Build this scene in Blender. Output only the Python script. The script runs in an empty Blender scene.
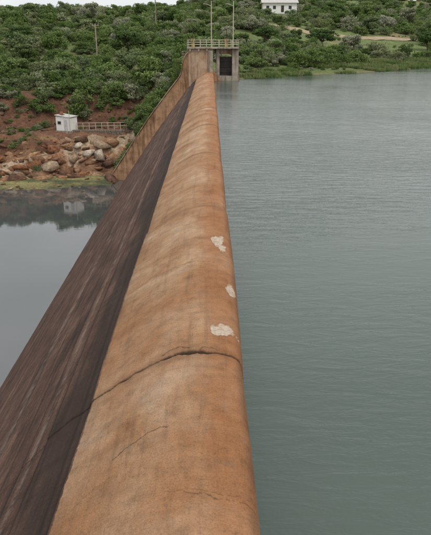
import bpy, math, numpy as np, bmesh, random
from mathutils import Vector, Matrix
random.seed(4); rng=np.random.default_rng(7)
S=bpy.context.scene
COL=S.collection

# ---------------------------------------------------------------- noise helpers
_lat=rng.random((256,256))
def vnoise(x,y,seed=0):
    x=np.asarray(x,float)+seed*17.13; y=np.asarray(y,float)+seed*9.71
    xi=np.floor(x).astype(int); yi=np.floor(y).astype(int)
    fx=x-xi; fy=y-yi; fx=fx*fx*(3-2*fx); fy=fy*fy*(3-2*fy)
    a=_lat[xi%256,yi%256]; b=_lat[(xi+1)%256,yi%256]; c=_lat[xi%256,(yi+1)%256]; d=_lat[(xi+1)%256,(yi+1)%256]
    return (a*(1-fx)+b*fx)*(1-fy)+(c*(1-fx)+d*fx)*fy-0.5
def fbm(x,y,o=4,seed=0):
    t=0;a=1
    for i in range(o):
        t=t+a*vnoise(x*2**i,y*2**i,seed+i*3); a*=0.5
    return t
def sstep(a,b,x):
    t=np.clip((np.asarray(x,float)-a)/(b-a),0,1); return t*t*(3-2*t)

# ---------------------------------------------------------------- node helpers
class NT:
    def __init__(s,name):
        s.m=bpy.data.materials.new(name); s.m.use_nodes=True; s.t=s.m.node_tree
        s.b=s.t.nodes['Principled BSDF']; s.b.inputs['Roughness'].default_value=0.85
        s.b.inputs['Specular IOR Level'].default_value=0.25
    def n(s,k,**kw):
        x=s.t.nodes.new(k)
        for a,v in kw.items(): setattr(x,a,v)
        return x
    def l(s,a,b): s.t.links.new(a,b)
    def put(s,inp,v):
        if isinstance(v,bpy.types.NodeSocket): s.l(v,inp)
        else: inp.default_value=v
    def noise(s,vec,scale,detail=4,rough=0.6,dist=0):
        x=s.n('ShaderNodeTexNoise'); x.inputs['Scale'].default_value=scale; x.inputs['Detail'].default_value=detail
        x.inputs['Roughness'].default_value=rough; x.inputs['Distortion'].default_value=dist
        if vec is not None: s.l(vec,x.inputs['Vector'])
        return x.outputs['Fac']
    def ramp(s,f,stops):
        x=s.n('ShaderNodeValToRGB'); e=x.color_ramp.elements
        while len(e)<len(stops): e.new(0.5)
        for i,(p,c) in enumerate(stops):
            e[i].position=p; e[i].color=(c,c,c,1) if isinstance(c,(int,float)) else (*c,1)
        s.l(f,x.inputs['Fac']); return x.outputs['Color']
    def mix(s,f,a,b,mode='MIX'):
        x=s.n('ShaderNodeMix',data_type='RGBA',blend_type=mode)
        s.put(x.inputs[0],f)
        for i,v in ((6,a),(7,b)):
            if isinstance(v,tuple): v=(*v,1) if len(v)==3 else v
            s.put(x.inputs[i],v)
        return x.outputs[2]
    def math(s,op,a,b=0.0,clamp=False):
        x=s.n('ShaderNodeMath',operation=op,use_clamp=clamp); s.put(x.inputs[0],a); s.put(x.inputs[1],b); return x.outputs[0]
    def attr(s,n): 
        x=s.n('ShaderNodeAttribute'); x.attribute_name=n; return x
    def pos(s): return s.n('ShaderNodeNewGeometry').outputs['Position']
    def scale(s,vec,sc):
        x=s.n('ShaderNodeVectorMath',operation='MULTIPLY'); s.l(vec,x.inputs[0]); x.inputs[1].default_value=sc; return x.outputs[0]
    def bump(s,h,strength=0.4,dist=0.02):
        x=s.n('ShaderNodeBump'); x.inputs['Strength'].default_value=strength; x.inputs['Distance'].default_value=dist
        s.l(h,x.inputs['Height']); s.l(x.outputs[0],s.b.inputs['Normal'])
    def col(s,c): s.l(c,s.b.inputs['Base Color'])

def simple(name,c1,c2,scale=3,rough=0.85,bump=0.3,dist=0.02,metal=0,streak=False):
    m=NT(name); p=m.pos(); f=m.noise(p,scale,5,0.65)
    c=m.ramp(f,[(0.3,c1),(0.7,c2)])
    if streak:
        st=m.noise(m.scale(p,(2.2,2.2,0.22)),1.0,5,0.7); c=m.mix(1.0,c,m.ramp(st,[(0.35,(0.50,0.45,0.40)),(0.52,(1,1,1)),(0.75,(1.1,1.08,1.05))]),'MULTIPLY')
    m.col(c); m.b.inputs['Roughness'].default_value=rough; m.b.inputs['Metallic'].default_value=metal
    if bump: m.bump(m.noise(p,scale*5,3),bump,dist)
    return m.m

# ---------------------------------------------------------------- materials
def dam_material():
    m=NT('weathered_dam_concrete')
    s=m.attr('s').outputs['Fac']; crack=m.attr('crack').outputs['Fac']; spall=m.attr('spall').outputs['Fac']
    zone=m.attr('zone').outputs['Fac']; rust=m.attr('rust').outputs['Fac']; stain=m.attr('stain').outputs['Fac']
    p=m.pos(); sx=m.n('ShaderNodeSeparateXYZ'); m.l(p,sx.inputs[0])
    cv=m.n('ShaderNodeCombineXYZ'); m.l(s,cv.inputs[0]); m.l(sx.outputs['Y'],cv.inputs[1]); v=cv.outputs[0]
    big=m.noise(v,0.55,5,0.62,0.4)
    c=m.ramp(big,[(0.28,(0.29,0.140,0.064)),(0.45,(0.385,0.215,0.112)),(0.58,(0.46,0.290,0.172)),(0.72,(0.53,0.375,0.255))])
    c=m.mix(m.math('MULTIPLY',rust,0.62),c,(0.31,0.118,0.040))
    med=m.noise(v,3.2,5,0.75); c=m.mix(1.0,c,m.ramp(med,[(0.3,0.72),(0.5,1.0),(0.72,1.14)]),'MULTIPLY')
    fine=m.noise(v,38,3,0.8); c=m.mix(1.0,c,m.ramp(fine,[(0.30,0.60),(0.46,0.97),(0.72,1.2)]),'MULTIPLY')
    st=m.noise(m.scale(v,(0.9,3.2,1)),1.3,4,0.7,0.3); c=m.mix(1.0,c,m.ramp(st,[(0.33,0.86),(0.5,1.0),(0.8,1.03)]),'MULTIPLY')
    lg=m.noise(m.scale(v,(5.0,0.35,1)),1.0,4,0.7,0.5); c=m.mix(1.0,c,m.ramp(lg,[(0.30,0.78),(0.48,1.0),(0.8,1.04)]),'MULTIPLY')
    sp=m.ramp(m.noise(v,14,3,0.65),[(0.60,0.0),(0.68,1.0)])
    sm=m.ramp(m.noise(v,0.9,3),[(0.42,0.0),(0.60,1.0)])
    c=m.mix(m.math('MULTIPLY',m.math('MULTIPLY',sp,sm),0.5),c,(0.10,0.07,0.05))
    gb=m.ramp(m.noise(v,1.7,5,0.72,0.6),[(0.55,0.0),(0.68,1.0)])
    c=m.mix(m.math('MULTIPLY',gb,0.30),c,(0.27,0.20,0.145))
    c=m.mix(m.math('MULTIPLY',stain,0.72),c,(0.13,0.065,0.038))
    pale=m.ramp(m.noise(v,18,3,0.7),[(0.3,(0.40,0.29,0.20)),(0.62,(0.60,0.50,0.41))])
    c=m.mix(spall,c,pale)
    # downstream face
    fb=m.noise(m.scale(v,(1.0,0.35,1)),0.8,5,0.72,0.3)
    d=m.ramp(fb,[(0.3,(0.050,0.027,0.020)),(0.48,(0.098,0.054,0.038)),(0.62,(0.150,0.086,0.061)),(0.75,(0.21,0.13,0.092))])
    ds=m.noise(m.scale(v,(0.5,3.0,1)),1.0,4,0.75); d=m.mix(1.0,d,m.ramp(ds,[(0.3,0.7),(0.5,1.0),(0.72,1.25)]),'MULTIPLY')
    dl=m.noise(m.scale(v,(5.0,0.16,1)),1.0,4,0.7); d=m.mix(1.0,d,m.ramp(dl,[(0.35,0.55),(0.5,1.0),(0.7,1.45)]),'MULTIPLY')
    lf=m.math('FRACT',m.math('DIVIDE',s,0.85)); ll=m.ramp(lf,[(0.0,1.0),(0.08,0.0),(0.92,0.0),(1.0,1.0)])
    d=m.mix(m.math('MULTIPLY',ll,0.85),d,(0.016,0.011,0.009))
    fi=m.noise(v,22,3,0.8); d=m.mix(1.0,d,m.ramp(fi,[(0.3,0.55),(0.5,1.0),(0.75,1.55)]),'MULTIPLY')
    d=m.mix(m.math('MULTIPLY',m.attr('algae').outputs['Fac'],0.72),d,(0.028,0.018,0.015))
    lime=m.math('MULTIPLY',m.attr('lime').outputs['Fac'],m.ramp(m.noise(v,1.4,4,0.8),[(0.42,0.0),(0.56,1.0)]))
    d=m.mix(m.math('MULTIPLY',lime,0.5),d,(0.40,0.33,0.28))
    zn=m.math('ADD',zone,m.math('MULTIPLY',m.math('SUBTRACT',m.noise(v,5,4,0.75),0.5),0.9),True)
    c=m.mix(m.ramp(zn,[(0.42,0.0),(0.58,1.0)]),c,d)
    c=m.mix(crack,c,(0.020,0.013,0.009))
    m.col(c)
    hv=m.noise(v,9,6,0.78); m.bump(hv,0.8,0.045)
    m.b.inputs['Roughness'].default_value=0.86
    return m.m
M_dam=dam_material()

def water(name,base,ior,rough,bstr,scx,scy):
    m=NT(name); p=m.pos()
    m.b.inputs['IOR'].default_value=ior; m.b.inputs['Specular IOR Level'].default_value=0.5
    a=m.noise(m.scale(p,(scx,scy,1)),1.0,4,0.65,0.5); b=m.noise(m.scale(p,(0.045,0.11,1)),1.0,3,0.6,0.8)
    h=m.math('MULTIPLY',a,m.ramp(b,[(0.32,0.3),(0.68,1.0)]))
    m.bump(h,bstr,0.1)
    m.put(m.b.inputs['Roughness'],m.ramp(b,[(0.3,rough*0.6),(0.7,rough*1.6)]))
    big=m.noise(m.scale(p,(0.03,0.06,1)),1.0,3,0.6,1.0)
    m.col(m.mix(big,tuple(x*0.78 for x in base),tuple(x*1.25 for x in base)))
    return m.m
M_wr=water('reservoir_water',(0.078,0.103,0.088),1.38,0.08,0.5,1.1,3.4)
M_wl=water('pool_water',(0.075,0.082,0.082),2.0,0.015,0.025,0.8,2.0)

def terrain_mat():
    m=NT('ground_soil'); p=m.pos(); c=m.attr('col').outputs['Color']
    n=m.noise(p,0.35,5,0.7); c=m.mix(1.0,c,m.ramp(n,[(0.3,(0.65,0.62,0.6)),(0.5,(1,1,1)),(0.72,(1.35,1.25,1.15))]),'MULTIPLY')
    n2=m.noise(p,2.6,5,0.75); c=m.mix(1.0,c,m.ramp(n2,[(0.3,0.45),(0.5,1.0),(0.75,1.5)]),'MULTIPLY')
    m.col(c); m.bump(m.noise(p,1.6,5,0.75),0.8,0.4); m.b.inputs['Roughness'].default_value=0.95
    return m.m
M_ter=terrain_mat()

def leaf_mat(name,stops):
    m=NT(name); oi=m.n('ShaderNodeObjectInfo')
    c=m.ramp(oi.outputs['Random'],stops)
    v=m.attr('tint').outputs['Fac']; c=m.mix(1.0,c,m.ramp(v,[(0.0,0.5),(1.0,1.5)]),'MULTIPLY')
    m.col(c); m.b.inputs['Roughness'].default_value=0.7; m.b.inputs['Specular IOR Level'].default_value=0.15
    tr=m.n('ShaderNodeBsdfTranslucent'); m.l(c,tr.inputs['Color'])
    mx=m.n('ShaderNodeMixShader'); mx.inputs[0].default_value=0.25
    m.l(m.b.outputs[0],mx.inputs[1]); m.l(tr.outputs[0],mx.inputs[2])
    m.l(mx.outputs[0],m.t.nodes['Material Output'].inputs['Surface'])
    return m.m
M_leaf=leaf_mat('scrub_foliage',[(0.0,(0.080,0.120,0.036)),(0.25,(0.110,0.165,0.045)),(0.5,(0.150,0.205,0.064)),(0.7,(0.130,0.168,0.078)),(0.85,(0.195,0.220,0.105)),(0.95,(0.25,0.26,0.17)),(1.0,(0.30,0.30,0.23))])
M_tree=leaf_mat('tree_foliage',[(0.0,(0.062,0.105,0.032)),(1.0,(0.10,0.150,0.045))])
M_reed=leaf_mat('reed_green',[(0.0,(0.11,0.17,0.045)),(0.5,(0.145,0.20,0.065)),(1.0,(0.23,0.23,0.115))])
M_bark=simple('bark',(0.09,0.065,0.045),(0.17,0.13,0.10),8)
M_conc=simple('aged_concrete',(0.31,0.20,0.125),(0.49,0.37,0.265),0.9,0.9,0.4,0.03,streak=True)
M_conc2=simple('grey_concrete',(0.23,0.19,0.15),(0.41,0.35,0.29),1.2,0.9,0.4,0.02,streak=True)
M_wall=simple('orange_concrete',(0.20,0.105,0.055),(0.45,0.275,0.165),0.8,0.9,0.5,0.04,streak=True)
M_white=simple('white_plaster',(0.66,0.65,0.62),(0.82,0.81,0.79),1.5,0.8,0.15)
M_rail=simple('rail_paint',(0.40,0.36,0.28),(0.56,0.50,0.40),5,0.6,0.0)
M_dark=simple('dark_steel',(0.03,0.028,0.026),(0.07,0.055,0.045),4,0.6,0.1)
M_yel=simple('hoist_paint',(0.36,0.26,0.08),(0.46,0.35,0.14),4,0.5,0.1)
M_roof=simple('clay_roof',(0.22,0.09,0.05),(0.36,0.16,0.09),2,0.9,0.4)
M_shroof=simple('fibre_cement_roof',(0.40,0.38,0.36),(0.60,0.58,0.55),2,0.9,0.4)
M_glass=simple('window_glass',(0.02,0.025,0.03),(0.04,0.045,0.05),2,0.15,0)
M_path=simple('dirt',(0.26,0.20,0.125),(0.42,0.33,0.22),0.5,0.95,0.4,0.05)
M_mas=simple('masonry',(0.12,0.095,0.075),(0.28,0.22,0.17),3.0,0.95,0.7,0.08)
def rock_mat():
    m=NT('weathered_rock'); p=m.pos(); c=m.attr('col').outputs['Color']
    n=m.noise(m.scale(p,(0.6,0.6,1.5)),0.9,5,0.7,0.8); c=m.mix(1.0,c,m.ramp(n,[(0.3,(0.45,0.36,0.30)),(0.5,(1,1,1)),(0.7,(1.35,1.22,1.1))]),'MULTIPLY')
    n=m.noise(p,2.2,5,0.8); c=m.mix(1.0,c,m.ramp(n,[(0.33,0.38),(0.5,1.0),(0.72,1.4)]),'MULTIPLY')
    m.col(c); m.bump(m.noise(p,3,6,0.8),0.9,0.2); m.b.inputs['Roughness'].default_value=0.92; return m.m
M_rock=rock_mat()

# ---------------------------------------------------------------- mesh helpers
def np_mesh(name,verts,faces,mat=None,smooth=False,attrs=None,colattr=None):
    me=bpy.data.meshes.new(name); verts=np.asarray(verts,np.float32); faces=np.asarray(faces,np.int32)
    k=faces.shape[1]; nf=len(faces)
    me.vertices.add(len(verts)); me.vertices.foreach_set('co',verts.ravel())
    me.loops.add(nf*k); me.loops.foreach_set('vertex_index',faces.ravel())
    me.polygons.add(nf); me.polygons.foreach_set('loop_start',np.arange(0,nf*k,k,dtype=np.int32))
    me.polygons.foreach_set('loop_total',np.full(nf,k,np.int32))
    if smooth: me.polygons.foreach_set('use_smooth',np.ones(nf,bool))
    me.update(calc_edges=True)
    for a,v in (attrs or {}).items():
        at=me.attributes.new(a,'FLOAT','POINT'); at.data.foreach_set('value',np.asarray(v,np.float32).ravel())
    if colattr is not None:
        at=me.attributes.new('col','FLOAT_COLOR','POINT'); cc=np.ones((len(verts),4),np.float32); cc[:,:3]=colattr; at.data.foreach_set('color',cc.ravel())
    if mat: me.materials.append(mat)
    return me
def obj(name,me,parent=None,loc=None):
    o=bpy.data.objects.new(name,me); COL.objects.link(o)
    if parent: o.parent=parent
    if loc: o.location=loc
    return o
def empty(name,loc=(0,0,0)):
    o=bpy.data.objects.new(name,None); COL.objects.link(o); o.location=loc; o.empty_display_size=0.5; return o
def grid_faces(nr,nc):
    i=np.arange(nr-1)[:,None]*nc+np.arange(nc-1)[None,:]; i=i.ravel()
    return np.stack([i,i+1,i+1+nc,i+nc],1)
def box(name,lo,hi,mat,parent=None,bev=0.03,rot=None):
    bm=bmesh.new(); bmesh.ops.create_cube(bm,size=1)
    lo=Vector(lo);hi=Vector(hi); c=(lo+hi)/2; d=hi-lo
    for v in bm.verts: v.co=Vector((v.co.x*d.x,v.co.y*d.y,v.co.z*d.z))
    if bev: bmesh.ops.bevel(bm,geom=bm.edges[:],offset=min(bev,min(d)*0.3),segments=2,affect='EDGES')
    me=bpy.data.meshes.new(name); bm.to_mesh(me); bm.free(); me.materials.append(mat)
    o=obj(name,me,parent,c)
    if rot: o.rotation_euler=rot
    return o
def rod(name,a,b,r,mat,parent=None,r2=None,seg=10):
    a=Vector(a);b=Vector(b); d=b-a; bm=bmesh.new()
    bmesh.ops.create_cone(bm,cap_ends=True,segments=seg,radius1=r,radius2=r if r2 is None else r2,depth=d.length)
    me=bpy.data.meshes.new(name); bm.to_mesh(me); bm.free(); me.materials.append(mat)
    o=obj(name,me,parent,(a+b)/2); o.rotation_mode='QUATERNION'; o.rotation_quaternion=Vector((0,0,1)).rotation_difference(d.normalized()); return o

# ---------------------------------------------------------------- DAM
P=np.array([(0.54,-25),(0.54,-3),(0.54,-0.55),(0.525,-0.30),(0.49,-0.17),(0.40,-0.085),(0.2,-0.025),(0,0),(-0.17,0),(-0.45,-0.035),(-0.735,-0.11),(-1.2,-0.35),(-1.6,-0.61),(-2.07,-0.95),
 (-2.11,-1.07),(-2.6,-1.50),(-3.3,-2.27),(-5,-4.4),(-8,-8.3),(-13.9,-16.7),(-17,-21.1),(-20,-25.4)])
seg=np.hypot(*np.diff(P,axis=0).T); arc=np.r_[0,np.cumsum(seg)]
dn=np.arange(0,arc[-1],0.005); px=np.interp(dn,arc,P[:,0]); pz=np.interp(dn,arc,P[:,1])
s_lip=arc[13]; s_top=arc[7]
def gsm(a,sig):
    k=np.arange(-int(3*sig),int(3*sig)+1); w=np.exp(-k**2/(2*sig**2)); w/=w.sum(); ap=np.pad(a,len(k)//2,mode='reflect',reflect_type='odd'); return np.convolve(ap,w,'valid')
def mixsm(a):
    w=np.clip(np.abs(dn-s_lip)/0.4,0,1)
    soft=gsm(a,22); vs=gsm(a,3); far=gsm(a,130)
    r=vs*(1-w)+soft*w
    g=sstep(s_lip+1.0,s_lip+3,dn); return r*(1-g)+far*g
px=mixsm(px); pz=mixsm(pz)
ss=np.r_[0,s_top-8, np.arange(s_top-2.5,s_top-0.9,0.08),np.arange(s_top-0.9,s_lip+0.3,0.015),np.arange(s_lip+0.3,s_lip+4,0.06),np.arange(s_lip+4,arc[-1]-0.3,0.14)]
X0=np.interp(ss,dn,px); Z0=np.interp(ss,dn,pz)
tx=np.gradient(X0,ss); tz=np.gradient(Z0,ss); ln=np.hypot(tx,tz); NX=tz/ln; NZ=-tx/ln
ys=np.r_[np.arange(-40,3.5,0.35),np.arange(3.5,11.5,0.015),np.arange(11.5,20,0.035),np.arange(20,42,0.08),np.arange(42,96.3,0.18)]
ys=np.append(ys,96.3)
Y,SS=np.meshgrid(ys,ss,indexing='ij'); XX=np.broadcast_to(X0,Y.shape)
disp=0.012*fbm(SS*0.8,Y*0.5,4,1)+0.006*fbm(SS*5,Y*5,3,5)
stain=np.zeros(Y.shape); crack=np.zeros(Y.shape); spall=np.zeros(Y.shape)
joints=[-29.4,-19.8,-10.2,-0.6,9.0,18.5,28.1,37.6,47.2,56.7,66.3,76,85.5]
onface=(SS>s_lip).astype(float); crest=1-onface
rag=vnoise(SS*7,Y*7,31)
for j,yj in enumerate(joints):
    s1=ss
    wob=(0.10*vnoise(s1*1.3,s1*0+j,9)+0.06*vnoise(s1*6,s1*0+j,11)+0.03*vnoise(s1*22,s1*0+j,12))[None,:]
    dy=np.abs(Y-yj-wob); far=max(0.0,(yj-15)/60)
    w=0.010+0.03*far
    if j==4:
        w1=0.005+0.009*np.clip(vnoise(s1*3,s1*0,21)+0.4,0,1)+0.030*sstep(-0.85,-0.72,X0)*(1-sstep(-0.02,0.12,X0))*np.clip(0.35+2.2*vnoise(s1*7,s1*0,31)+1.5*vnoise(s1*19,s1*0,35),0.02,1.4)
        w=w1[None,:]
    g=1-sstep(w*0.6,w*1.3+0.008,dy)
    disp-=g*(0.03 if j==4 else 0.02)
    crack=np.maximum(crack,g*(0.88 if j==4 else 0.5))
    stain=np.maximum(stain,(1-sstep(0.0,0.30+0.3*far,dy*(1+1.5*vnoise(SS*2,Y*2,14))))*0.5)
    off=(rng.random()-0.5)*0.05
    nxt=joints[j+1] if j+1<len(joints) else 97
    inb=((Y>=yj+wob)&(Y<nxt)).astype(float); u=np.clip((Y-yj)/(nxt-yj),0,1)
    disp+=inb*(off+0.03*np.sin(np.pi*u)**0.7)*(1-np.clip((SS-s_lip)/3,0,1))
rim=np.exp(-((Y-9.14)/0.10)**2)*(Y>9.02)*sstep(-0.9,-0.6,XX)*(1-sstep(0.0,0.25,XX)); disp+=0.015*rim*crest*(1+1.5*rag)
chip=(1-sstep(0.05,0.13,np.abs(Y-8.95)+0.12*rag))*sstep(-0.8,-0.6,XX)*(1-sstep(0.0,0.2,XX)); stain=np.maximum(stain,0.55*chip)
def hair(pts,w,dep,strg=1.0,seed=0):
    pts=np.array(pts)
    r=np.where((ys>pts[:,1].min()-0.5)&(ys<pts[:,1].max()+0.5))[0]
    if not len(r): return
    a,b=r[0],r[-1]+1; xs=XX[a:b]+0.09*fbm(SS[a:b]*4,Y[a:b]*4,4,seed); yy=Y[a:b]+0.09*fbm(SS[a:b]*5,Y[a:b]*5,4,seed+5)
    d=np.full(xs.shape,9.)
    for (x1,y1),(x2,y2) in zip(pts[:-1],pts[1:]):
        L=(x2-x1)**2+(y2-y1)**2; t=np.clip(((xs-x1)*(x2-x1)+(yy-y1)*(y2-y1))/L,0,1)
        d=np.minimum(d,np.hypot(xs-x1-t*(x2-x1),yy-y1-t*(y2-y1)))
    ww=w*(0.6+1.3*np.clip(vnoise(SS[a:b]*8,Y[a:b]*8,seed+9)+0.4,0,1))
    g=1-sstep(ww*0.5,ww*1.5,d); disp[a:b]-=g*dep; crack[a:b]=np.maximum(crack[a:b],g*strg)
hair([(-1.30,6.78),(-1.12,6.92),(-0.95,6.93),(-0.75,7.02),(-0.60,6.98)],0.010,0.012,0.85,3)
hair([(-1.9,6.1),(-1.6,6.3),(-1.3,6.35)],0.006,0.006,0.35,4)
hair([(-0.80,9.10),(-0.66,9.20),(-0.5,9.22),(-0.36,9.10)],0.009,0.015,0.75,6)
hair([(-0.3,9.0),(-0.12,9.16),(0.05,9.15),(0.16,9.05)],0.008,0.015,0.6,7)
hair([(-0.3,5.62),(0.0,5.5),(0.3,5.48),(0.5,5.5)],0.005,0.006,0.45,2); hair([(-0.6,5.72),(-0.2,5.66),(0.2,5.6),(0.5,5.62)],0.005,0.005,0.35,9)
hair([(-0.9,13.2),(-0.5,13.4),(0.1,13.3)],0.010,0.01,0.35,13)
hair([(-1.9,12.0),(-1.4,12.3),(-1.0,12.2)],0.010,0.01,0.35,15)
hair([(-0.5,24.1),(0.0,24.4),(0.5,24.3)],0.02,0.01,0.4,16); hair([(-1.9,32.1),(-1.0,32.4),(0.2,32.3)],0.03,0.01,0.4,17)
def patch(cx,cy,rx,ry,seed,rough=0.55):
    sub=np.where(np.abs(ys-cy)<ry*2.2)[0]; a,b=sub[0],sub[-1]+1
    q=np.hypot((XX[a:b]-cx)/rx,(Y[a:b]-cy)/ry)+rough*fbm(SS[a:b]*6,Y[a:b]*3.5,5,seed)+0.25*fbm(SS[a:b]*30,Y[a:b]*20,2,seed+3)
    g=1-sstep(0.90,0.99,q); disp[a:b]-=g*0.018; spall[a:b]=np.maximum(spall[a:b],g*np.clip(0.85+0.9*fbm(SS[a:b]*9,Y[a:b]*9,3,seed+7),0.35,1))
    halo=(1-sstep(0.98,1.25,q))*(1-g); stain[a:b]=np.maximum(stain[a:b],halo*0.35)
patch(0.22,9.84,0.25,0.22,41,0.9); patch(0.17,14.9,0.14,0.58,44,0.9); patch(0.27,14.4,0.10,0.25,49,0.8); patch(0.40,11.85,0.09,0.30,47,0.8)
rust=(sstep(-0.45,0.15,XX+0.35*fbm(SS*1.5,Y*0.6,4,51)))*crest
rust=np.maximum(rust,0.45*sstep(0,0.3,fbm(SS*0.7,Y*0.3,3,60))*crest)
rust=np.maximum(rust,0.7*sstep(12,4,Y)*(0.6+fbm(SS*0.8,Y*0.8,4,63))*crest)
rust=np.clip(rust,0,1)
edge=sstep(0.36,0.50,XX)*crest; stain=np.maximum(stain,0.75*edge*(0.75+vnoise(SS*3,Y*2,71)))
edge2=sstep(s_lip-0.40,s_lip,SS)*(0.5+vnoise(SS*2,Y*1.5,77)); stain=np.maximum(stain,0.75*edge2*crest)
stain=np.clip(stain*crest,0,1)
zone=sstep(s_lip-0.12,s_lip+0.06,SS); zone=np.where(SS<s_top-0.95,0.8,zone)
algae=(sstep(s_lip,s_lip+0.1,SS)*(1-sstep(s_lip+0.7,s_lip+1.3,SS+0.7*fbm(SS,Y*0.5,3,81))))
lime=0.7*np.exp(-((SS-s_lip-5.0-0.25*vnoise(SS*0,Y*0.3,82))/0.16)**2)+0.8*np.exp(-((SS-s_lip-1.75-0.1*vnoise(SS*0,Y*0.2,84))/0.06)**2)
lift=((SS/0.85)%1.0); disp+=np.where(SS>s_lip+0.4,0.07*lift,0)
V=np.stack([XX+NX*disp,Y,np.broadcast_to(Z0,Y.shape)+NZ*disp],-1).reshape(-1,3)
me=np_mesh('dam',V,grid_faces(len(ys),len(ss)),M_dam,True,dict(s=SS,crack=np.clip(crack,0,1),spall=spall,zone=zone,rust=rust,stain=stain,algae=algae,lime=np.clip(lime,0,1)))
dam=obj('spillway_dam',me)

# ---------------------------------------------------------------- TERRAIN
def shoreR(X): return np.interp(X,[-50,-3,6,20,47,70,120,250,900],[96.5,96.5,101,112,135,150,165,200,260])+0.0
def shoreL(X): return np.interp(X,[-900,-300,-120,-60,-34,-22,-15,0],[-60,-40,40,80,88,90,91.5,92])
def tz_(X,Y):
    X=np.asarray(X,float);Y=np.asarray(Y,float)
    s=Y-shoreL(X)+2.2*fbm(X*0.13,Y*0.13,3,3)
    zl=np.interp(s,[-40,-4,0,1.0,8.5,10.5,12.0,14.5,22,27,45,80,112,200,260,500,1500],[-27,-19,-17.1,-16.65,-16.2,-13.4,-12.9,-10.7,-10.4,-5.2,-3.2,0.8,4.5,12.5,15.5,14,18])
    rk=sstep(7,10,s)*(1-sstep(15,18,s)); eb=sstep(20,23,s)*(1-sstep(28,32,s))
    lay=zl*0.8+1.3*fbm(X*0.22,Y*0.2,3,41); Lq=np.floor(lay); led=(Lq+sstep(0.55,1.0,lay-Lq)-lay)/0.8
    zl=zl+rk*(1.0*led+1.2*fbm(X*0.4,Y*0.5,5,8)+0.5*vnoise(np.floor(X*0.7+0.4*Lq),Lq*3.1,44))+eb*1.3*fbm(X*0.4,Y*0.5,4,12)+sstep(30,120,s)*3.2*fbm(X*0.02,Y*0.02,4,15)+0.25*sstep(2,12,s)*fbm(X*0.6,Y*0.6,3,19)
    t=Y-shoreR(X)+4.0*fbm(X*0.07,Y*0.07,3,23)*sstep(8,20,X)
    zr=np.interp(t,[-60,-10,0,3,10,40,90,150,250,400,1500],[-14,-4,-1.3,-0.9,-0.2,2.2,8.5,14,26,33,40])
    zr=zr+sstep(12,90,t)*2.4*fbm(X*0.018,Y*0.022,4,25)+sstep(0,10,t)*0.3*fbm(X*0.3,Y*0.3,3,27)
    w=sstep(-16,-3.2,X); wf=sstep(-40,30,X); k=sstep(110,230,Y); w=w*(1-k)+wf*k
    z=zl*(1-w)+zr*w
    z=np.where((Y<96.9)&(X>-15.2),-26,z)
    return z,s,t,w
gx=np.r_[-1500,-900,-600,np.arange(-400,-120,12),np.arange(-120,-60,2.5),np.arange(-60,-2,0.28),np.arange(-2,60,1.2),np.arange(60,150,4),np.arange(150,420,15),600,900,1500]
gy=np.r_[np.arange(-60,76,6),np.arange(76,84,1.5),np.arange(84,94,0.5),np.arange(94,112,0.18),np.arange(112,125,0.5),np.arange(125,170,1.2),np.arange(170,400,3.5),np.arange(400,700,15),850,1100,1500,2000]
GX,GY=np.meshgrid(gx,gy); GZ,s_,t_,w_=tz_(GX,GY)
grass=np.array([0.125,0.160,0.058]); dry=np.array([0.23,0.20,0.105]); red=np.array([0.155,0.080,0.050]); mud=np.array([0.23,0.21,0.095]); rockc=np.array([0.29,0.165,0.098]); bright=np.array([0.150,0.195,0.068]); dirt=np.array([0.29,0.20,0.125])
def lerp(a,b,k): return a*(1-k[...,None])+b*k[...,None]
g0=sstep(-0.1,0.5,fbm(GX*0.06,GY*0.06,4,33)); base=lerp(np.broadcast_to(grass,GX.shape+(3,)),dry,g0*0.6)
cl=base
cl=lerp(cl,red,sstep(19,22,s_)*(1-sstep(28,38,s_)))
cl=lerp(cl,red*1.2,sstep(14,16,s_)*(1-sstep(20,23,s_)))
rm=fbm(GX*0.3,GY*0.3,4,43); rcol=lerp(lerp(np.broadcast_to(rockc,GX.shape+(3,)),np.array([0.14,0.072,0.045]),sstep(0.0,0.35,rm)),np.array([0.44,0.335,0.24]),sstep(0.15,0.4,-rm))
cl=lerp(cl,rcol,sstep(7.5,8.6,s_)*(1-sstep(14,16,s_)))
mk=sstep(-0.15,0.3,fbm(GX*0.25,GY*0.4,4,37)); lo=1-sstep(7.5,8.6,s_)
cl=lerp(cl,lerp(np.broadcast_to(mud,GX.shape+(3,)),np.array([0.09,0.10,0.05]),mk),lo)
cr=lerp(np.broadcast_to(bright,GX.shape+(3,)),grass,g0)
cr=lerp(cr,dirt,(1-sstep(0,2.0,t_))*0.5); cr=lerp(cr,dirt,sstep(0.26,0.46,fbm(GX*0.05,GY*0.07,4,45))*sstep(25,40,t_)*0.6)
cc=lerp(cl,cr,w_)
obj('ground',np_mesh('ground',np.stack([GX,GY,GZ],-1).reshape(-1,3),grid_faces(len(gy),len(gx)),M_ter,True,None,cc.reshape(-1,3)))
def hz(x,y): return float(tz_(np.array([x]),np.array([y]))[0][0])

def sheet(name,x0,x1,y0,y1,z,mat):
    me=np_mesh(name,[(x0,y0,z),(x1,y0,z),(x1,y1,z),(x0,y1,z)],[(0,1,2,3)],mat); return obj(name,me)
sheet('reservoir_water',0.45,900,-300,400,-1.25,M_wr)
sheet('pool_water',-500,-12.0,-300,125,-16.7,M_wl)

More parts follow.
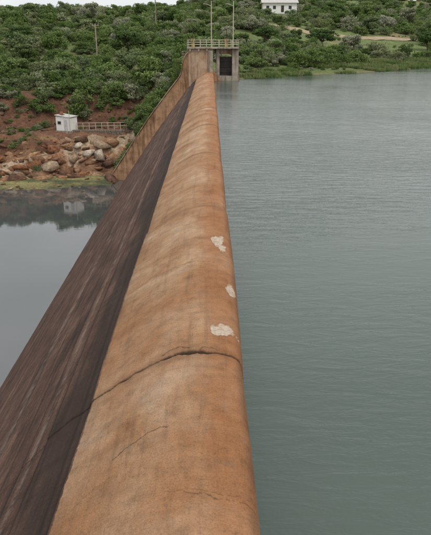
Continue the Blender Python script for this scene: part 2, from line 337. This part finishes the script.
# dirt path draped on the far bank
pc=[(82,205),(68,201),(56,196),(46,189),(38,184),(30,184),(23,190),(14,200),(4,208)]
vs=[];dpts=[]
for i in range(len(pc)-1):
    for k in range(12):
        t=k/12; dpts.append((pc[i][0]*(1-t)+pc[i+1][0]*t,pc[i][1]*(1-t)+pc[i+1][1]*t))
dp=np.array(dpts); dp[:,0]=np.convolve(np.pad(dp[:,0],6,mode='edge'),np.ones(13)/13,'valid'); dp[:,1]=np.convolve(np.pad(dp[:,1],6,mode='edge'),np.ones(13)/13,'valid')
for i,(x,y) in enumerate(dp):
    a=dp[min(i+1,len(dp)-1)]-dp[max(i-1,0)]; n=np.array([-a[1],a[0]])/np.hypot(*a)
    for o in (-2.1,-0.7,0.7,2.1):
        q=np.array([x,y])+n*o*(1+0.5*float(vnoise(i*0.35,o*3,7))); vs.append((q[0],q[1],hz(q[0],q[1])+0.12))
obj('dirt_path',np_mesh('dirt_path',vs,grid_faces(len(dp),4),M_path,True))

# ---------------------------------------------------------------- training wall + tower
E=empty('abutment_wall',(0,96.3,0))
off=np.interp(ss,[s_top,s_lip,s_lip+2,s_lip+10,arc[-1]],[1.0,1.6,2.0,2.1,2.1])
sel=np.where((ss>s_top+1.0)&(Z0>-19))[0][::6]
top=[(-1.6,3.2),(-3.3,3.0),(-4.1,1.7)]+[(X0[i]+NX[i]*off[i]*1.0,Z0[i]+NZ[i]*off[i]) for i in sel if X0[i]<-2.9]
top=np.array(top)
tt=np.r_[0,np.cumsum(np.hypot(*np.diff(top,axis=0).T))]; td=np.linspace(0,tt[-1],60); top=np.stack([gsm(np.interp(td,tt,top[:,0]),1.5),gsm(np.interp(td,tt,top[:,1]),1.5)],1)
v=[];f=[]
n=len(top)
for yy in (0.0,1.1):
    for x,z in top: v.append((x,yy,z))
    for x,z in top: v.append((x+3.5,yy,min(z-3.5,-1.5) if x>-4 else z-5))
for i in range(n-1):
    f+= [(i,i+n,i+1+n,i+1),(2*n+i,2*n+i+1,3*n+i+1,3*n+i),(i,i+1,2*n+i+1,2*n+i)]
obj('wall_body',np_mesh('wall_body',v,f,M_wall),E)
v=[];f=[]
for x,z in top:
    for a,b in ((-0.12,0.0),(-0.12,0.22),(1.22,0.22),(1.22,0.0)): v.append((x-0.10,a,z+b+0.01))
for i in range(n-1):
    for k in range(4): a=4*i+k; b=4*i+(k+1)%4; f.append((a,b,b+4,a+4))
obj('coping',np_mesh('coping',v,f,M_conc),E)

T=empty('gate_tower',(0,96.3,0))
def tb(n,lo,hi,m,bev=0.04): return box(n,lo,hi,m,T,bev)
tb('pier_block',(-3.3,-0.25,-3),(0.45,4.5,3.35),M_conc,0.06)
tb('pier_pilaster',(-0.30,-0.45,-3),(0.40,-0.26,3.1),M_conc2)
tb('base_ledge',(0.56,0.3,-4),(4.5,4.6,-0.55),M_conc2)
tb('right_pier',(3.35,0.2,-4),(4.35,4.4,3.3),M_conc2)
tb('mid_pier',(0.9,0.4,-0.54),(1.45,4.2,3.3),M_conc2)
tb('steel_gate',(1.46,1.4,-0.54),(3.34,1.6,2.2),M_dark)
for k in range(3): tb('gate_rib',(1.47,1.25,-0.1+0.8*k),(3.33,1.39,0.02+0.8*k),M_dark,0.01)
tb('lintel',(1.46,1.0,2.6),(3.34,1.9,3.3),M_conc)
tb('deck_slab',(-3.5,-0.6,3.36),(4.35,4.8,3.58),M_conc2)
for x in (-3.0,-1.7,-0.5): tb('deck_bracket',(x-0.12,-0.56,3.0),(x+0.12,-0.27,3.35),M_conc2,0.02)
xs=np.linspace(-3.4,4.25,9)
for x in xs:
    for y in (-0.5,4.7): rod('rail_post',(x,y,3.58),(x,y,4.6),0.035,M_rail,T)
for z in (3.95,4.27,4.6):
    for y in (-0.5,4.7): rod('rail_bar',(-3.4,y,z),(4.25,y,z),0.025,M_rail,T)
    for x in (-3.4,4.25): rod('rail_bar',(x,-0.5,z),(x,4.7,z),0.025,M_rail,T)
for x in (0.2,3.5):
    rod('mast',(x,0.6,3.5),(x,0.6,10.0),0.08,M_rail,T,0.06)
    rod('mast_arm',(x,0.6,9.3),(x-0.8,0.3,9.6),0.04,M_rail,T); tb('lamp_head',(x-1.2,0.15,9.52),(x-0.75,0.42,9.66),M_conc2,0.02)
for x in (-2.6,2.5):
    tb('hoist_stand',(x-0.25,1.6,3.59),(x+0.25,2.2,4.3),M_yel); tb('hoist_gearbox',(x-0.4,1.5,4.31),(x+0.4,2.3,4.8),M_yel,0.08)
    rod('hoist_spindle',(x,1.9,4.8),(x,1.9,6.2),0.05,M_dark,T)
    bpy.ops.mesh.primitive_torus_add(major_radius=0.4,minor_radius=0.035,location=(0,0,0)); w=bpy.context.object; w.name='hoist_wheel'; w.parent=T; w.location=(x,1.35,4.6); w.rotation_euler=(math.pi/2,0,0); w.data.materials.append(M_dark)
    for a in (0,1.05,2.1): rod('wheel_spoke',(x-0.4*math.cos(a),1.35,4.6-0.4*math.sin(a)),(x+0.4*math.cos(a),1.35,4.6+0.4*math.sin(a)),0.02,M_dark,T)
    rod('wheel_axle',(x,1.35,4.6),(x,1.52,4.6),0.04,M_dark,T)
for k in range(8): tb('stair_step',(-4.4,0.4+0.3*k,0.2+0.38*k),(-3.32,0.72+0.3*k,0.36+0.38*k),M_conc2,0.02)

# ---------------------------------------------------------------- white pump shed, railing, masonry wall
sx,sy=-25.4,108.5; sz=-10.5
H=empty('pump_shed',(sx,sy,sz)); H.rotation_euler=(0,0,math.radians(-24))
def hb(n,lo,hi,m,bev=0.03): return box(n,lo,hi,m,H,bev)
hb('plinth',(-1.6,-1.3,-1.0),(1.6,1.3,0.1),M_conc2); hb('walls',(-1.45,-1.15,0.1),(1.45,1.15,2.5),M_white)
r=hb('roof_slab',(-1.6,-1.3,2.56),(1.6,1.3,2.66),M_shroof); r.rotation_euler=(0,math.radians(5),0)
hb('door',(0.3,-1.2,0.12),(1.0,-1.152,2.0),M_shroof,0.01); hb('window_frame',(-1.05,-1.21,1.2),(-0.35,-1.152,1.75),M_conc2,0.01); hb('window_pane',(-0.98,-1.225,1.27),(-0.42,-1.212,1.68),M_glass,0.0)
hb('water_tank_stand',(-1.2,-0.6,2.67),(-0.4,0.2,2.78),M_dark,0.01)
rod('water_tank',(-0.8,-0.2,2.78),(-0.8,-0.2,3.25),0.32,M_roof,H,0.28,18)
rod('vent_pipe',(1.6,-1.3,0.0),(1.6,-1.3,3.6),0.05,M_rail,H)
R=empty('terrace_railing',(-19,108.2,-10.35))
for k in range(9): rod('post',(-4.6+k*1.1,0,-0.5),(-4.6+k*1.1,0,1.25),0.05,M_rail,R)
for z in (0.65,1.2): rod('bar',(-4.6,0,z),(4.2,0,z+0.1),0.04,M_rail,R)
W=empty('masonry_wall',(-19,107.6,-10.4))
bmw=bmesh.new()
for r_ in range(7):
    x=-5.6+(0.3 if r_%2 else 0)
    while x<5.0:
        w=0.45+0.4*random.random(); m=bmesh.ops.create_cube(bmw,size=1)
        bmesh.ops.scale(bmw,vec=(w*0.96,0.5+0.1*random.random(),0.36),verts=m['verts']); bmesh.ops.translate(bmw,vec=(x+w/2,0.05*random.random(),-2.3+0.38*r_),verts=m['verts']); x+=w
bmesh.ops.bevel(bmw,geom=bmw.edges[:],offset=0.04,segments=1,affect='EDGES')
me=bpy.data.meshes.new('stones'); bmw.to_mesh(me); bmw.free(); me.materials.append(M_mas); obj('stones',me,W)

# ---------------------------------------------------------------- rocks
def rocks(name,items,parent=None):
    VV=[];FF=[];CC=[];nb=0
    for (x,y,z,sx_,sy_,sz_,col,tilt) in items:
        bm=bmesh.new()
        for _ in range(13):
            d=Vector((random.gauss(0,1),random.gauss(0,1),random.gauss(0,1))).normalized()
            q=max(abs(d.x),abs(d.y),abs(d.z)); d=d*((1/q)**0.8)*random.uniform(0.8,1)
            bm.verts.new(d)
        bmesh.ops.convex_hull(bm,input=bm.verts[:]); 
        bmesh.ops.delete(bm,geom=[v for v in bm.verts if not v.link_faces],context='VERTS')
        bmesh.ops.triangulate(bm,faces=bm.faces[:])
        mt=Matrix.Translation((x,y,z))@Matrix.Rotation(random.uniform(-.8,.8),4,'Z')@Matrix.Rotation(tilt,4,'X')@Matrix.Rotation(random.uniform(-.5,.5),4,'Y')@Matrix.Diagonal((sx_,sy_,sz_,1))
        bm.verts.index_update()
        for v in bm.verts: VV.append(tuple(mt@v.co)); CC.append(col)
        for f_ in bm.faces: FF.append([v.index+nb for v in f_.verts])
        nb+=len(bm.verts); bm.free()
    return obj(name,np_mesh(name,VV,FF,M_rock,False,None,np.array(CC)),parent)
cols=[(0.30,0.165,0.095),(0.37,0.22,0.13),(0.22,0.115,0.068),(0.43,0.32,0.225),(0.15,0.085,0.058),(0.31,0.145,0.078),(0.26,0.15,0.09)]
it=[]
for _ in range(560):
    x=random.uniform(-62,-13.5); sL=float(shoreL(x)); ds=random.uniform(6.5,15.5) if x<-17 else random.uniform(2,16)
    y=sL+ds
    if x>-15.5 and y<97.6: y=97.8+random.random()*3
    z=hz(x,y); k=random.choice((0.2,0.3,0.4,0.6,0.6,0.9,1.3))*(1 if ds<14 else .6)
    it.append((x,y,z-0.15*k,k*random.uniform(1.0,1.9),k*random.uniform(0.6,1.1),k*random.uniform(0.4,0.8),random.choice(cols),random.uniform(-0.4,0.3)))
for _ in range(160):
    x=random.uniform(-60,-14); y=float(shoreL(x))+random.uniform(-0.5,8)
    if x>-15.5 and y<97.6: continue
    k=random.choice((0.1,0.2,0.35)); it.append((x,y,hz(x,y)+0.03,k*1.3,k,k*0.6,random.choice(cols),0))
for _ in range(260):
    x=random.uniform(-60,-8); y=float(shoreL(x))+random.uniform(17,28); k=random.choice((0.25,0.4,0.6))
    if -29<x<-13.5 and y<110: continue
    c=random.choice([(0.17,0.095,0.065),(0.12,0.07,0.05),(0.24,0.15,0.10)])
    it.append((x,y,hz(x,y),k*1.3,k,k*0.7,c,0.2))
for (x,y,kx,kz) in [(-20.5,101.8,1.7,0.8),(-18.5,101.6,1.2,1.0),(-19.6,102.6,1.1,1.0),(-22.4,102.0,0.9,0.5)]:
    it.append((x,y,hz(x,y)+0.4,kx,1.2,kz,(0.58,0.49,0.40),0.1))
rocks('rock_outcrop',it)

# ---------------------------------------------------------------- foliage prototypes
def stick(a,b,r1,r2,V,F):
    a=np.array(a,float);b=np.array(b,float); d=b-a; d/=np.linalg.norm(d)+1e-9; u=np.cross(d,(0.3,0.9,0.1)); u/=np.linalg.norm(u); w=np.cross(d,u); n0=len(V)
    for c,r in ((a,r1),(b,r2)):
        for k in range(4):
            t=k*math.pi/2; V.append(c+r*(math.cos(t)*u+math.sin(t)*w))
    for k in range(4): F.append((n0+k,n0+(k+1)%4,n0+4+(k+1)%4,n0+4+k))
def foliage(name,nclump,nleaf,rad,hgt,zc,leaf,mat,trunk=0.0,seed=0):
    r=np.random.default_rng(seed); V=[];F=[]; cl=[]
    for i in range(nclump):
        a=r.random()*6.283; q=r.random()**0.6; z=zc+(r.random()-0.35)*hgt
        R=rad*q*(1-0.5*max(0,(z-zc)/hgt)); cl.append((R*math.cos(a),R*math.sin(a),max(z,0.25*leaf+0.2),rad*(0.20+0.24*r.random())))
    for (x,y,z,c) in cl:
        k=np.array((x*0.25,y*0.25,trunk+0.15*z)); 
        stick((0,0,0) if trunk==0 else (0,0,trunk*0.9),k,0.07 if trunk==0 else 0.13,0.05,V,F); stick(k,(x,y,z),0.05,0.015,V,F)
    if trunk>0:
        stick((0,0,-0.3),(0.08,0.05,trunk*0.5),0.24,0.18,V,F); stick((0.08,0.05,trunk*0.5),(0,0,trunk),0.18,0.13,V,F)
    ns=len(F); V=np.array(V); F=np.array(F); tint=[np.full(len(V),0.5)]; VV=[V]; FF=[F]; nb=len(V)
    per=nleaf//nclump
    for (x,y,z,c) in cl:
        d=r.normal(size=(per,3)); d/=np.linalg.norm(d,axis=1)[:,None]; rr=c*(0.5+0.65*r.random(per)**0.6); pt=d*rr[:,None]*np.array((1,1,0.75))+np.array((x,y,z))
        pt[:,2]=np.maximum(pt[:,2],0.03+0.1*r.random(per))
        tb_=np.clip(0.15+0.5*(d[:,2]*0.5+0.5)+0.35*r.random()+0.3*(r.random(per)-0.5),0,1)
        n_=d+0.8*r.normal(size=(per,3)); n_/=np.linalg.norm(n_,axis=1)[:,None]; u=np.cross(n_,r.normal(size=(per,3))); u/=np.linalg.norm(u,axis=1)[:,None]; w=np.cross(n_,u)
        l=(leaf*(0.6+0.8*r.random(per)))[:,None]
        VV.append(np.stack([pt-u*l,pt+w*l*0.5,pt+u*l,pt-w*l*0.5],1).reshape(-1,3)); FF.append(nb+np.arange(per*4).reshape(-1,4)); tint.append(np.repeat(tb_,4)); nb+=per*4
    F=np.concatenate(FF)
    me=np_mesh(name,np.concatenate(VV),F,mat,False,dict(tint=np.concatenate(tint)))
    me.materials.append(M_bark); mi=np.zeros(len(F),np.int32); mi[:ns]=1; me.polygons.foreach_set('material_index',mi); return me
protos=[foliage('bush',16+4*i,1700,1.6+0.12*i,1.5+0.25*i,0.85+0.1*i,0.155,M_leaf,0,i+1) for i in range(6)]
trees=[foliage('crown',26,3600,2.6,2.6,3.6,0.19,M_tree,1.9,i+50) for i in range(3)]
bigs=[foliage('tallbush',24,3000,2.3,2.4,2.3,0.18,M_leaf,0.9,i+70) for i in range(3)]
TH=empty('scrub_thicket')
def place(me,x,y,sc,parent,name,zo=-0.1,z=None):
    o=bpy.data.objects.new(name,me); COL.objects.link(o); o.parent=parent
    o.location=(x,y,(hz(x,y) if z is None else z)+zo); o.rotation_euler=(random.uniform(-.1,.1),random.uniform(-.1,.1),random.uniform(0,6.28)); o.scale=(sc*random.uniform(.85,1.2),sc*random.uniform(.85,1.2),sc*random.uniform(.7,1.05)); return o
def near_path(x,y): 
    return 2<x<85 and np.min(np.hypot(dp[:,0]-x,dp[:,1]-y))<3.2 or (22<x<62 and 162<y<np.interp(x,[12,30,46,70],[188,182,187,198]) and vnoise(x*0.2,y*0.2,5)<0.28)
hx=27.0; hy=230.0
for yy in np.arange(170,330,2.0):
    z=hz(hx*yy/255,yy); d=.934*yy+.358*(5-z)
    if 37+642.6*(5-z)/d<13: hy=yy; break
hx=hx*hy/255
M=5200
yy=110+320*rng.random(M)**1.3; xx=(rng.random(M)*2-1)*(0.38*yy+12)
zz_,s1,t1,w1=tz_(xx,yy); den=fbm(xx*0.045,yy*0.045,3,91); N=0
for i in range(M):
    x,y=float(xx[i]),float(yy[i])
    if -5<x<6 and y<103: continue
    if near_path(x,y) or (abs(x/y-hx/hy)<0.038 and hy-60<y<hy+7): continue
    d_=den[i]
    if w1[i]<0.5:
        if s1[i]<24: continue
        if d_>0.12 and random.random()<0.75: continue
        sc=random.choice((0.5,0.7,0.9,1.1,1.3))
    else:
        if t1[i]<8: continue
        p=0.18 if t1[i]<70 else 0.75
        if t1[i]<70 and d_<-0.1: p=0.75
        if t1[i]>=70 and d_>0.15: p=0.3
        if random.random()>p: continue
        sc=random.choice((0.4,0.6,0.8,1.1))
    if y>200: sc*=1.25
    place(random.choice(protos) if random.random()<0.85 else random.choice(bigs),x,y,sc,TH,'bush',z=float(zz_[i])); N+=1
for _ in range(420):
    x=random.uniform(-62,-6); y=float(shoreL(x))+random.choice((random.uniform(19,31),random.uniform(8,20)))
    if x>-15.8 and y<99: continue
    if -28<x<-13.5 and y<float(shoreL(x))+20.5: continue
    place(random.choice(protos),x,y,random.uniform(0.15,0.38) if y<float(shoreL(x))+24 else random.uniform(0.35,0.8),TH,'bush')
for _ in range(70):
    x=random.uniform(-14,-3.9); y=random.uniform(98.3,112); place(random.choice(protos),x,y,random.uniform(0.4,0.9),TH,'bush')
for _ in range(900):
    x=random.uniform(2,75); y=float(shoreR(x))+random.uniform(3,60)
    if near_path(x,y): continue
    place(random.choice(protos),x,y,random.uniform(0.10,0.34),TH,'bush',-0.03)

def reed(name,seed):
    r=np.random.default_rng(seed);V=[];F=[];tn=[]
    for i in range(130):
        a=r.random()*6.28;q=1.0*r.random()**0.5; b=np.array((q*math.cos(a),q*math.sin(a),0)); h=0.3+0.5*r.random(); lean=r.normal(size=2)*0.22; t=np.array((b[0]+lean[0],b[1]+lean[1],h)); w=np.array((math.cos(a*3),math.sin(a*3),0))*0.035
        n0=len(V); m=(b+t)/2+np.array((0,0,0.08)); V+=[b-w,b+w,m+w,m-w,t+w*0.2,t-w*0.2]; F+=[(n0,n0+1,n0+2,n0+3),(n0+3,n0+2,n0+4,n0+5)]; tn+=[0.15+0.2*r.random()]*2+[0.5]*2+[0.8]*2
    return np_mesh(name,np.array(V),np.array(F),mat=M_reed,attrs=dict(tint=np.array(tn)))
rp=[reed('grass_tuft',i) for i in range(3)]
RE=empty('shore_grass')
for _ in range(1500):
    x=4.5+75*random.random()**0.8; y=float(shoreR(x))+random.uniform(-2.0,14)
    if x<5.6 and y<102: continue
    z=hz(x,y)
    if z<-1.45: continue
    if float(vnoise(x*0.15,y*0.2,131))>0.12: continue
    place(random.choice(rp),x,y,random.uniform(0.5,1.3),RE,'grass_tuft',-0.05,z)
for (x,y,sc) in [(28,160,1.1),(-21,165,1.3),(-5.5,140,1.0),(14,160,1.0),(60,176,1.2),(68,190,1.4),(-50,170,1.2),(-38,205,1.4),(44,232,1.5),(8,215,1.4)]:
    o=bpy.data.objects.new('scrub_tree',random.choice(trees)); COL.objects.link(o); o.location=(x,y,hz(x,y)-0.1); o.scale=(sc*1.2,sc*1.2,sc*0.72); o.rotation_euler=(0,0,random.random()*6)

def pole(x,y,h):
    z=hz(x,y); U=empty('utility_pole',(x,y,z)); rod('shaft',(0,0,-0.5),(0,0,h),0.20,M_conc2,U,0.13); rod('crossarm',(-0.8,0,h-0.5),(0.8,0,h-0.5),0.07,M_conc2,U)
    for a in (-0.7,0,0.7): rod('insulator',(a,0,h-0.45),(a,0,h-0.15),0.05,M_white,U,0.03)
pole(-28,158,8.0); pole(-16.5,198,11.5)

B=empty('white_house',(hx,hy,hz(hx,hy))); B.scale=(1.15,1.15,1.15)
def bb(n,lo,hi,m,bev=0.02): return box(n,lo,hi,m,B,bev)
bb('walls',(-6,-3.5,-1.5),(6,3.5,3.0),M_white)
v=[(-6.6,-4.2,3.03),(6.6,-4.2,3.03),(6.6,4.2,3.03),(-6.6,4.2,3.03),(-6.6,0,4.3),(6.6,0,4.3)]
me=bpy.data.meshes.new('roof'); me.from_pydata(v,[],[(0,1,5,4),(2,3,4,5),(0,4,3),(1,2,5),(3,2,1,0)]); me.materials.append(M_shroof); obj('roof',me,B)
for x in (-4.4,-2.0,3.6): bb('window',(x-0.5,-3.56,1.0),(x+0.5,-3.503,2.1),M_glass,0)
bb('door',(0.4,-3.57,0),(1.4,-3.503,2.2),M_dark,0)

# ---------------------------------------------------------------- world, sun, camera
W_=bpy.data.worlds.new('World'); S.world=W_; W_.use_nodes=True; nt=W_.node_tree; bg=nt.nodes['Background']
el,az=math.radians(52),math.radians(140)
sky=nt.nodes.new('ShaderNodeTexSky'); sky.sky_type='NISHITA'; sky.sun_disc=False; sky.sun_elevation=el; sky.sun_rotation=az; sky.dust_density=3
tc=nt.nodes.new('ShaderNodeTexCoord'); mp=nt.nodes.new('ShaderNodeMapping'); mp.inputs['Scale'].default_value=(1,1,2.5); nt.links.new(tc.outputs['Generated'],mp.inputs[0])
no=nt.nodes.new('ShaderNodeTexNoise'); no.inputs['Scale'].default_value=2.2; no.inputs['Detail'].default_value=6; nt.links.new(mp.outputs[0],no.inputs['Vector'])
rp_=nt.nodes.new('ShaderNodeValToRGB'); rp_.color_ramp.elements[0].position=0.3; rp_.color_ramp.elements[0].color=(8.2,8.5,8.7,1); rp_.color_ramp.elements[1].position=0.7; rp_.color_ramp.elements[1].color=(11.6,11.6,11.5,1)
nt.links.new(no.outputs['Fac'],rp_.inputs[0])
mx=nt.nodes.new('ShaderNodeMix'); mx.data_type='RGBA'; mx.inputs[0].default_value=0.9
nt.links.new(sky.outputs[0],mx.inputs[6]); nt.links.new(rp_.outputs[0],mx.inputs[7]); nt.links.new(mx.outputs[2],bg.inputs['Color']); bg.inputs['Strength'].default_value=0.1
sl=bpy.data.lights.new('sun','SUN'); sl.energy=1.4; sl.angle=math.radians(12); sl.color=(1,0.95,0.87); so=bpy.data.objects.new('sun',sl); COL.objects.link(so)
dirv=Vector((math.sin(az)*math.cos(el),math.cos(az)*math.cos(el),math.sin(el))); so.rotation_euler=dirv.to_track_quat('Z','Y').to_euler()
cam=bpy.data.cameras.new('camera'); co=bpy.data.objects.new('camera',cam); COL.objects.link(co); S.camera=co
co.location=(0,0,5); co.rotation_euler=(math.radians(90-21.0),0,math.radians(-0.49))
cam.sensor_fit='VERTICAL'; cam.sensor_height=24; cam.lens=24*600/535; cam.clip_end=5000; cam.clip_start=0.1
S.view_settings.view_transform='Standard'; S.view_settings.look='None'; S.view_settings.exposure=0
